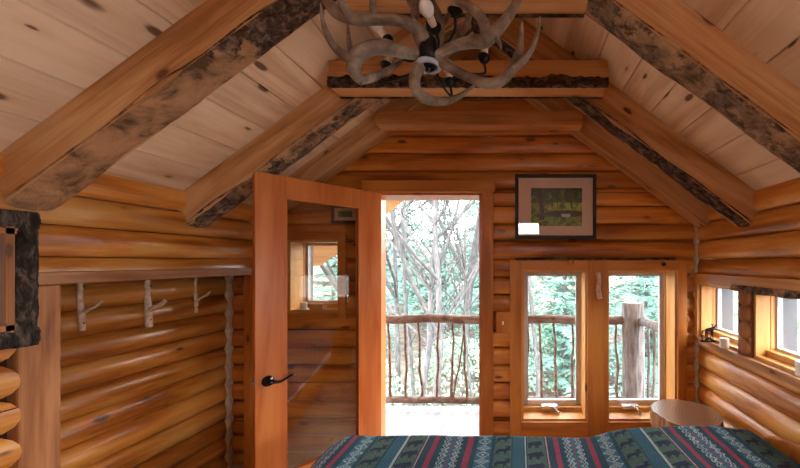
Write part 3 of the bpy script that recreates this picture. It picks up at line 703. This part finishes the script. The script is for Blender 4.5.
BEAR = ["..........##..","......######..","...##########.",".############.","#############.","##############",".###########..",".####.####....",".###...###....",".##....##.....",".###...###...."]
MOOSE = [".........#.##.#.",".........######.","..........###...",".........####...","...##########...","..############..",".###########....",".#########......",".###....##......",".##.....##......",".#.#....#.#.....","##..#...#..#...."]
BEAR = BEAR[::-1]; MOOSE = MOOSE[::-1]
CELL = .0058; PER = .594
def pattern(x, y):
    u = ((x+.322) % PER)                      # zigzag centre at x = -.322
    if u > PER/2+.0: u -= PER
    iy = int(math.floor(y/CELL)); yc = y/CELL
    # 0 dark teal 1 mid blue teal 2 grey green 3 crimson 4 off-white 5 navy 6 pink
    if abs(u) < .050:
        w = .017*abs(((y/.036) % 1)*2-1)
        for k0 in (-.030, .014):
            if abs(u-(k0+w)) < .0040: return 4
        if abs(abs(u)-.0) < .006 and (y/.036) % 1 < .45: return 3
        for k0 in (-.045, .030):
            if abs(u-(k0+w*.8)) < .0030: return 4
        return 1 if abs(u) < .03 else 0
    if .072 < abs(u) < .097: return 3
    if .066 < abs(u) < .103: return 0
    if .125 < u < .190:
        a_ = abs(u-.1575)/.032; b2 = abs(((y/.055) % 1)*2-1)
        s = a_+b2
        if .78 < s < 1.02 or s < .25 or (.42 < s < .55): return 4
        return 1
    if .208 < u < .290:
        cx = int((u-.208)/CELL); ly = y % .098; cy = int(ly/CELL)
        if 0 <= cy < len(MOOSE) and cx < len(MOOSE[0]) and cx-0 >= 0 and MOOSE[cy][min(cx,15)] == '#': return 5
        return 2
    if -.297 <= u < -.245: return 1 if (iy+int(u/CELL)) % 3 else 0
    if -.240 < u < -.233: return 4
    if -.228 < u < -.142:
        cx = int((u+.226)/CELL); ly = (y+.03) % .092; cy = int(ly/CELL)
        if 0 <= cy < len(BEAR) and 0 <= cx < 14 and BEAR[cy][cx] == '#': return 5
        return 2
    if -.137 < u < -.130: return 6
    return 0
def tone(c, nm): 
    m, nt, b, out = new_mat(nm); tc = N(nt, 'ShaderNodeTexCoord')
    n = N(nt, 'ShaderNodeTexNoise'); n.inputs['Scale'].default_value = 220; n.inputs['Detail'].default_value = 2; nt.links.new(tc.outputs['Object'], n.inputs['Vector'])
    nt.links.new(ramp(nt, n.outputs[0], [(.3, tuple(v*.55 for v in c)), (.7, tuple(min(1,v*1.35) for v in c))]), b.inputs['Base Color'])
    b.inputs['Roughness'].default_value = .95; b.inputs['Specular IOR Level'].default_value = .15
    bp = N(nt, 'ShaderNodeBump'); bp.inputs['Strength'].default_value = .5; bp.inputs['Distance'].default_value = .003; nt.links.new(n.outputs[0], bp.inputs['Height']); nt.links.new(bp.outputs[0], b.inputs['Normal'])
    b.inputs['Sheen Weight'].default_value = .04
    return m
bmats = [tone(c, 'knit_'+w) for w, c in (('teal',(.010,.046,.070)),('blue',(.024,.105,.155)),('sage',(.048,.10,.08)),('crimson',(.23,.028,.06)),('cream',(.29,.35,.35)),('navy',(.010,.018,.045)),('pink',(.40,.22,.24)))]
def edge(s, r, drop):
    """arc length s past the start of the rounding -> (run, fall)"""
    if s <= 0: return s, 0
    if s < r*math.pi/2: a = s/r; return r*math.sin(a), r*(1-math.cos(a))
    return r, r+min(s-r*math.pi/2, drop)
def bed_pt(u, v):
    # u along X, v along Y, both in cloth metres
    rl, rr_, ry = .28, .09, .055
    x = u; fx_ = 0
    if u < bx0+rl: run, fx_ = edge(bx0+rl-u, rl, .22); x = bx0+rl-run
    elif u > bx1-rr_: run, fx_ = edge(u-(bx1-rr_), rr_, .05); x = bx1-rr_+run
    y = v; fy_ = 0
    if v > by1-ry: run, fy_ = edge(v-(by1-ry), ry, .30); y = by1-ry+run
    elif v < by0+ry: run, fy_ = edge(by0+ry-v, ry, .2); y = by0+ry-run
    top = bt+.012*noise.noise(Vector((u*2.2, v*2.2, 3)))+.006*noise.noise(Vector((u*6, v*6, 5)))
    pil = .050*(1/(1+math.exp(-(u-.47)*16)))*(1-.35/(1+math.exp(-(u-1.1)*16)))
    top += pil-.012*math.exp(-((u-.33)/.12)**2)
    z = max(top-max(fx_, fy_)-.25*min(fx_, fy_), .16)
    fold = .010*math.sin(v*17+u*9)*min(1, (fx_+fy_)*4)
    if fy_ > .05: y += .008*math.sin(u*14)
    return (x-(fold if u < 0 else 0), y, z)
U0, U1, V0, V1 = bx0-.33, bx1+.10, by0-.20, by1+.28
nu, nv = int((U1-U0)/CELL), int((V1-V0)/CELL)
mb = MB(); mb.v = [bed_pt(U0+i*CELL, V0+j*CELL) for j in range(nv+1) for i in range(nu+1)]
for j in range(nv):
    for i in range(nu):
        k = j*(nu+1)+i; mb.f.append([k, k+1, k+nu+2, k+nu+1]); mb.m.append(pattern(U0+(i+.5)*CELL, V0+(j+.5)*CELL)); mb.sm.append(True)
o = mb.build('bedspread', bmats)
so = o.modifiers.new('thick', 'SOLIDIFY'); so.thickness = .008; so.offset = -1
tag(o, 'teal woven bedspread with bands of bears, moose, zigzags and crimson stripes', 'bedspread')

# ------------------------------------------------------------------ antler chandelier
cc = Vector((-.28, 1.04, CH))
ch = empty('antler_chandelier', P(428.5, 64, 1.04), 'antler chandelier with black candle sockets hanging from the ridge', 'chandelier')
def px(*t): return [P(x, y, Y) for x, y, Y in t]
def antler(main, rad, tines=()):
    mb = MB(); p = smooth_path(px(*main), 6); mb.tube(p, lerp_list([r*1.04/F for r in rad], len(p)), 12, wob=.14, seed=main[0][0])
    for t, r in tines:
        q = smooth_path(px(*t), 6); mb.tube(q, lerp_list([v*1.04/F for v in r], len(q)), 10, wob=.1, seed=t[0][0])
    return mb.build('antler', M['antler'], ch)
antler([(429,52,1.04),(422,33,1.02),(405,22,.99),(380,19,.97),(357,19,.96),(337,12,.97),(324,-4,1.0),(318,-25,1.04)], [6.5,6,5.5,5,5.5,6,4.5,3],
       [([(352,18,.96),(343,5,.93),(340,-15,.92),(345,-38,.93)], [5.5,4,3,1]), ([(376,19,.97),(373,5,.95),(374,-14,.95)], [4,3.2,1])])
antler([(424,55,1.05),(405,52,1.02),(385,47,1.0),(369,49,.99),(357,57,.99),(354,70,1.0),(361,81,1.02)], [5,6,7,6.5,7,6,4],
       [([(357,62,.99),(340,52,.97),(329,38,.95),(323,22,.95),(321,4,.96)], [5,4,3,2.2,.8]), ([(352,58,1.0),(349,42,1.03),(348,25,1.06)], [3.5,2.4,.8]),
        ([(359,80,1.02),(374,77,1.06),(390,69,1.12),(404,59,1.18)], [4.5,4.2,3.2,1.5])])
antler([(424,62,1.04),(416,73,1.02),(415,86,1.01),(421,96,1.01),(434,101,1.03),(448,101,1.06),(463,94,1.10),(478,83,1.14)], [5,5.5,5.2,5,4.2,3.6,2.6,1])
antler([(438,60,1.04),(452,69,1.02),(468,77,1.01),(484,83,1.0),(499,82,1.0),(510,72,1.01),(517,56,1.03),(521,40,1.05),(522,22,1.08)], [5,4.6,4.5,4.8,5.2,5,4,3,1],
       [([(513,69,1.01),(524,60,.99),(533,46,.98),(538,32,.98),(540,17,.99)], [4.2,3.6,2.8,1.8,.6])])
antler([(434,58,1.04),(444,51,1.03),(458,45,1.0),(472,42,.98),(486,40,.97),(497,30,.97),(508,17,.98),(517,1,1.0),(522,-16,1.03)], [4.2,4.5,4.8,5.5,7,6,5.2,4.4,3],
       [([(487,40,.97),(484,24,.98),(474,10,1.0),(456,-2,1.03),(444,-20,1.06)], [6.5,5,4.6,4.8,3]), ([(494,34,.97),(500,44,.95),(501,50,.94)], [3,1.6,.5])])
antler([(424,52,1.08),(417,35,1.12),(415,15,1.14),(417,-5,1.15),(422,-30,1.12)], [4,4.6,4.6,4.2,3], [([(415,12,1.14),(407,-2,1.18),(398,-20,1.22)], [3.6,2.6,.8])])
antler([(436,54,1.10),(441,36,1.15),(438,16,1.15),(430,0,1.12),(424,-24,1.08)], [4,4.6,5,5,3.4], [([(440,28,1.15),(450,12,1.2),(458,-8,1.24)], [3.4,2.6,.8])])
antler([(440,54,1.12),(455,40,1.17),(466,26,1.22),(470,8,1.25),(468,-14,1.24)], [3.6,4,4,3.4,1])
hub = MB(); hc = P(428.5, 64, 1.04)
hub.lathe([(.006,-.026),(.009,-.022),(.008,-.016),(.019,-.014),(.021,-.010),(.018,-.006),(.033,-.004),(.036,.002),(.033,.008),(.012,.010)], hc, 32)
hub.build('hub_finial', M['bronze'], ch)
MB().lathe([(.026,-.006),(.030,-.012),(.037,-.011),(.039,-.004),(.036,.003),(.028,.002),(.026,-.006)], hc, 36).build('hub_ring', M['ringc'], ch)
MB().lathe([(.014,.008),(.026,.014),(.03,.04),(.024,.075),(.012,.09),(.008,.10),(.008,RZ-hc.z-.05)], hc, 20).build('centre_stem', M['iron'], ch)
MB().lathe([(.06,0),(.055,.025),(.02,.04)], (RX, hc.y, RZ-.085), 24).build('ceiling_canopy', M['iron'], ch)
def socket(x, y, Y, bx=None, up=1, tilt=(0,0,1), r=1.0):
    c = P(x, y, Y); tilt = Vector(tilt).normalized()
    pts = smooth_path([hc+Vector((0,0,.05)), hc.lerp(c, .45)+Vector((0,.02,-.015)), c-tilt*.035+Vector((0,0,-.012)), c-tilt*.008], 5)
    arm = MB().tube(pts, .0042, 8).build('lamp_arm', M['iron'], ch)
    MB().lathe([(.006,-.012),(.012,-.008),(.021*r,.004),(.021*r,.012),(.016*r,.018)], c, 18, axis=tilt).build('socket', M['iron'], arm)
    MB().lathe([(.0125,.012),(.0125,.044),(.011,.046)], c, 16, axis=tilt).build('candle_sleeve', M['candle'], arm)
    MB().lathe([(.010,.046),(.017,.054),(.022,.068),(.021,.080),(.013,.092),(.002,.097)], c, 18, axis=tilt).build('bulb', M['bulb'], arm)
socket(484, 60, 1.14, tilt=(.05,0,1))
socket(450, 84, 1.22, tilt=(-.15,.1,1))
socket(386, 68, 1.16, tilt=(.25,.05,1))
socket(389, 42, 1.22, tilt=(-.6,.0,.8))
socket(455, 14, 1.08, tilt=(.15,-.5,.9), r=1.2)
socket(435, 30, 1.06, tilt=(-.12,-1,.25), r=1.1)

# ------------------------------------------------------------------ outside: porch deck, railing, porch roof
DKZ = CH-1.6
struct(MB().box((-3.2, D+.19, DKZ-.08), (2.2, 3.72, DKZ)).build('porch_deck', M['deck']))
RY = 3.62; prr = random.Random(11)
rl = empty('porch_railing', (0, RY, DKZ), 'rustic branch railing along the front of the porch', 'railing')
def wob_line(a, b, n, amp, seed):
    a = Vector(a); b = Vector(b)
    return [a.lerp(b, i/n)+Vector((noise.noise(Vector((i*.45, seed, 0))), noise.noise(Vector((i*.45, seed, 5))), noise.noise(Vector((i*.45, seed, 9)))))*amp*(0 if i in (0,n) else 1) for i in range(n+1)]
MB().tube(wob_line((-3.1,RY,CH-.60), (1.20,RY,CH-.625), 24, .02, 1), .047, 12, wob=.15).build('top_rail', M['rail'], rl)
MB().tube(wob_line((-3.1,RY,CH-1.49), (1.20,RY,CH-1.49), 24, .018, 2), .038, 12, wob=.2).build('bottom_rail', M['rail'], rl)
for i in range(26):
    x = -3.0+i*.163; tilt = prr.uniform(-.04,.04)
    MB().tube(wob_line((x,RY,CH-1.49), (x+tilt,RY,CH-.61), 8, .03, 20+i), lerp_list([.017,.012],9), 8, wob=.15).build('baluster', M['rail'], rl)
MB().tube(wob_line((-.70,RY,CH-1.49), (-.58,RY,CH-.75), 6, .02, 77), .010, 8).build('baluster', M['rail'], rl)
cp = tag(MB().tube(wob_line((1.245,RY-.02,DKZ-.02), (1.235,RY-.02,CH-.435), 8, .008, 3), .115, 20, wob=.05).build('railing_post', M['rail_grey']), 'thick grey log post at the outer corner of the porch', 'post')
sr = empty('porch_railing', (1.25, 3.1, DKZ), 'side railing of branches running back from the thick corner post to the cabin', 'railing')
MB().tube(wob_line((1.30,RY-.12,CH-.62), (1.34,D+.22,CH-.60), 8, .012, 4), .045, 12, wob=.15).build('top_rail', M['rail_grey'], sr)
MB().tube(wob_line((1.30,RY-.12,CH-1.49), (1.34,D+.22,CH-1.49), 8, .01, 5), .038, 12, wob=.15).build('bottom_rail', M['rail_grey'], sr)
for i in range(5):
    y = RY-.24-i*.14; MB().tube(wob_line((1.31,y,CH-1.49), (1.32,y,CH-.62), 6, .02, 60+i), .015, 8, wob=.1).build('baluster', M['rail_grey'], sr)
pr = MB()
for sd in (-1, 1):
    def pz(x): return CH+.84-.78*(.91-(0))*0-(abs(x-RX)-.91)*.78
    xe = -2.32 if sd < 0 else 1.76
    xs = [RX, xe]
    pr.add([(RX,D+.21,pz(RX)),(xe,D+.21,pz(xe)),(xe,3.95,pz(xe)),(RX,3.95,pz(RX)),(RX,D+.21,pz(RX)+.05),(xe,D+.21,pz(xe)+.05),(xe,3.95,pz(xe)+.05),(RX,3.95,pz(RX)+.05)],
           [(0,1,2,3),(4,5,6,7),(0,1,5,4),(1,2,6,5),(2,3,7,6)])
tag(pr.build('porch_roof', M['soffit']), 'orange boarded porch roof seen above the porch through the door', 'roof')

# ------------------------------------------------------------------ ground and trees
g = MB(); n = 40; vs = []
def gz(x, y): return -3.0-.02*max(0, y-4)+.5*noise.noise(Vector((x*.08, y*.08, 0)))+max(0, y-16)*.16+max(0, x-8)*.22*(1 if y < 30 else .6)
for j in range(n+1):
    for i in range(n+1):
        x = -60+120*i/n; y = -30+110*j/n; vs.append((x, y, gz(x, y)))
g.add(vs, [(j*(n+1)+i, j*(n+1)+i+1, (j+1)*(n+1)+i+1, (j+1)*(n+1)+i) for j in range(n) for i in range(n)], 0, True)
struct(g.build('ground', M['ground']))
def bare_tree(x, y, h, r, seed, label, lean=(0,0), depth=5, group='bare trees beyond the porch'):
    rr = random.Random(seed); mb = MB()
    def branch(p, d, ln, r0, lv):
        n = 5; pts = [p]; dd = d.copy()
        for i in range(n):
            dd = (dd+Vector((rr.uniform(-1,1), rr.uniform(-1,1), rr.uniform(-.3,.8)))*.13).normalized(); pts.append(pts[-1]+dd*ln/n)
        mb.tube(pts, lerp_list([r0, r0*.62], n+1), 7 if lv < 2 else 4)
        if lv >= depth: return
        k = (7 if lv == 0 else rr.choice((2,3,3)))
        for i in range(k):
            t = rr.uniform(.3,1) if lv == 0 else rr.uniform(.35,1); q = pts[min(n, int(t*n+.5))]
            a = rr.uniform(0, 6.28); s = Vector((math.cos(a), math.sin(a), rr.uniform(.1,.9))).normalized()
            branch(q, (dd*.55+s*.8).normalized(), ln*rr.uniform(.45,.68), r0*rr.uniform(.38,.58), lv+1)
    branch(Vector((x,y,gz(x,y)-.2)), Vector((lean[0],lean[1],1)).normalized(), h, r, 0)
    return tag(mb.build('bare_tree', M['bark_tree']), label, 'tree', group)
bare_tree(-2.05, 8.2, 7.5, .10, 3, 'slim bare tree whose trunk leans right just outside the doorway', (.10,0))
bare_tree(-2.5, 8.6, 7.0, .09, 5, 'slim bare tree left of the leaning one outside the doorway', (-.02,0))
bare_tree(-2.2, 14, 10, .20, 9, 'bare tree with a broad trunk behind the right side of the doorway', (.02,0), 4)
bare_tree(-5.4, 11, 8, .10, 14, 'bare tree seen through the window behind the open door', (.05,0), 4)
bare_tree(-4.3, 12, 9, .10, 17, 'bare tree far to the left of the doorway', (-.04,0), 4)
bare_tree(.6, 10, 7.5, .08, 23, 'thin bare tree seen through the window nearest the doorway', (-.1,0), 4)
bare_tree(-3.1, 10.2, 6.5, .06, 31, 'thin bare tree at the left side of the doorway', (.08,0), 5)
bare_tree(-1.15, 9.2, 6.0, .05, 33, 'thin bare tree at the right side of the doorway', (-.12,0), 5)
bare_tree(-3.6, 13.5, 6, .05, 41, 'thin sapling deep behind the middle of the doorway view', (.05,0), 5)
bare_tree(-5.2, 15.5, 7, .06, 43, 'bare sapling low at the left side of the doorway view', (.1,0), 5)
bare_tree(-1.6, 12.5, 6, .045, 47, 'thin sapling deep behind the right side of the doorway view', (-.06,0), 5)
def conifer(x, y, h, seed, label, r=.14, mat='needle'):
    rr = random.Random(seed); z0 = gz(x, y)
    root = empty('evergreen_tree', (x, y, z0), label, 'tree', 'evergreens beyond the porch')
    MB().tube([(x,y,z0-.2),(x,y,z0+h)], [r, .02], 8).build('trunk', M['bark_tree'], root)
    mb = MB(); tiers = int(h*2.6)
    for t in range(tiers):
        f = t/tiers; z = z0+h*(.08+.9*f); R_ = h*.30*(1-f)**.8+.15
        for k in range(rr.randint(5,7)):
            a = rr.uniform(0,6.28); L_ = R_*rr.uniform(.7,1.1); d = Vector((math.cos(a),math.sin(a),0)); s = Vector((-d.y,d.x,0))
            ns = max(5, int(L_*7)); q = Vector((x,y,z+rr.uniform(-.1,.1)))
            for i in range(ns):
                u = (i+.6)/ns; c = q+d*(L_*u)+Vector((0,0,.10*L_*math.sin(u*3)-.30*L_*u*u))
                for sd in (-1,1):
                    w = .34*L_*(1-u)*.6+.12
                    for q2 in range(3):
                        e = c+s*sd*w*rr.uniform(.5,1.1)+d*rr.uniform(.02,.22)+Vector((0,0,rr.uniform(-.14,.05)))
                        m1 = (c+e)/2+Vector((rr.uniform(-.02,.02),rr.uniform(-.02,.02),.028)); m2 = (c+e)/2+d*rr.uniform(.03,.06)
                        mb.add([c, m1, e, m2], [(0,1,2,3)])
    mb.build('foliage', M[mat], root); return root
for (x, y, h, s, lab) in ((1.6, 11.5, 8, 1, 'evergreen behind the window nearest the doorway'), (4.6, 12.0, 9, 2, 'evergreen filling the window nearest the corner'),
                          (3.0, 16, 12, 3, 'tall evergreen between the two others seen through the windows'), (-.9, 17, 12, 4, 'tall evergreen at the right edge of the doorway view'),
                          (-4.4, 20, 13, 5, 'tall distant evergreen at the left edge of the doorway view'), (-2.6, 24, 14, 6, 'farthest evergreen in the middle of the doorway view'),
                          (-7.6, 23, 12, 9, 'distant evergreen behind the left edge of the doorway view'), (-11, 27, 13, 10, 'farthest evergreen left of the doorway view'), (6.8, 17, 12, 7, 'evergreen beyond the right end of the porch'), (-8.8, 16, 11, 8, 'evergreen far left seen past the door glass')):
    conifer(x, y, h, s, lab)
def shrub(x, y, r, seed, label, mat='leaf'):
    rr = random.Random(seed); mb = MB(); z0 = gz(x, y)
    for i in range(2600):
        a = rr.uniform(0,6.28); e = rr.uniform(0,1.57); q = rr.uniform(.5,1)**.4*r
        c = Vector((x+math.cos(a)*math.cos(e)*q, y+math.sin(a)*math.cos(e)*q, z0+math.sin(e)*q*1.0))
        u = Vector((rr.uniform(-1,1),rr.uniform(-1,1),rr.uniform(-1,1))).normalized()*.07; w = u.cross(Vector((rr.uniform(-1,1),rr.uniform(-1,1),1))).normalized()*.045
        mb.add([c-u, c+w, c+u, c-w], [(0,1,2,3)])
    return tag(mb.build('bush', M[mat]), label, 'bush', 'bushes around the cabin')
shrub(-2.3, 12.5, 1.9, 1, 'pale green bush below the porch rail in the doorway view')
shrub(1.2, 13, 2.2, 2, 'pale green bush low behind the window nearest the doorway')
shrub(-5.6, 9.5, 2.4, 3, 'pale green bush seen low through the window behind the door')
shrub(9.5, 15.5, 3.0, 4, 'pale green bush outside the side window near the corner')
shrub(9.0, 10.5, 2.6, 5, 'pale green bush outside the side window nearer the viewer')

# ------------------------------------------------------------------ light: overcast sky, window portals, rear gable daylight, added fill at unseen side openings
w = bpy.data.worlds.new('sky'); bpy.context.scene.world = w; w.use_nodes = True
nt = w.node_tree; bg = nt.nodes['Background']
tc = N(nt, 'ShaderNodeTexCoord'); s = N(nt, 'ShaderNodeSeparateXYZ'); nt.links.new(tc.outputs['Generated'], s.inputs[0])
nt.links.new(ramp(nt, s.outputs[2], [(0.0,(.92,.95,.96)), (.5,(.97,.98,1.0))]), bg.inputs[0]); bg.inputs[1].default_value = 9
def area(name, loc, rot, sx, sy, power, col=(1,1,1), portal=False, spread=3.14):
    l = bpy.data.lights.new(name, 'AREA'); l.shape = 'RECTANGLE'; l.size = sx; l.size_y = sy; l.energy = power; l.color = col; l.spread = spread
    o = bpy.data.objects.new(name, l); o.location = loc; o.rotation_euler = rot; C.objects.link(o)
    if portal: l.cycles.is_portal = True
    return o
hp = math.pi/2
area('daylight_rear_gable', (.25, YB-.20, CH+.78), (hp,0,0), .5, .28, 2, (.95,.97,1.0))
area('added_side_fill', (WX+.4, .2, CH-.30), (0,hp,0), .6, .9, 30, (.90,.95,1.0))  # this and the next two: added lamps out of view, raising the indoor ambient
area('added_side_fill', (WX+.4, -1.4, CH-.30), (0,hp,0), .6, 1.1, 28, (.90,.95,1.0))
area('added_side_fill', (LX-.4, -1.4, CH-.30), (0,-hp,0), .6, 1.1, 20, (1.0,.95,.88))
for (x0,x1,a0,a1) in ((DX0,DX1,0,DZ), WA, WB, WC):
    area('window_portal', ((x0+x1)/2, D+.23, (a0+a1)/2), (-hp,0,0), x1-x0, a1-a0, 1, portal=True)
for a_, b_ in RW[:2]:
    area('window_portal', (WX+.22, (a_+b_)/2, (RZ0+RZ1)/2), (0,hp,0), RZ1-RZ0, b_-a_, 1, portal=True)

cam = bpy.data.cameras.new('camera'); co = bpy.data.objects.new('camera', cam); C.objects.link(co)
co.location = (0,0,CH); co.rotation_euler = (hp,0,0)
cam.sensor_width = 36; cam.lens = F/800*36; cam.shift_x = (400-VX)/800; cam.shift_y = (VY-234)/800; cam.clip_start = .02; cam.clip_end = 300
sc = bpy.context.scene; sc.camera = co
sc.view_settings.view_transform = 'Standard'; sc.view_settings.look = 'None'; sc.view_settings.gamma = 1; sc.view_settings.use_curve_mapping = False
sc.view_settings.exposure = 1.25
sc.cycles.use_denoising = True
sc.cycles.max_bounces = 10; sc.cycles.diffuse_bounces = 5; sc.cycles.transparent_max_bounces = 16
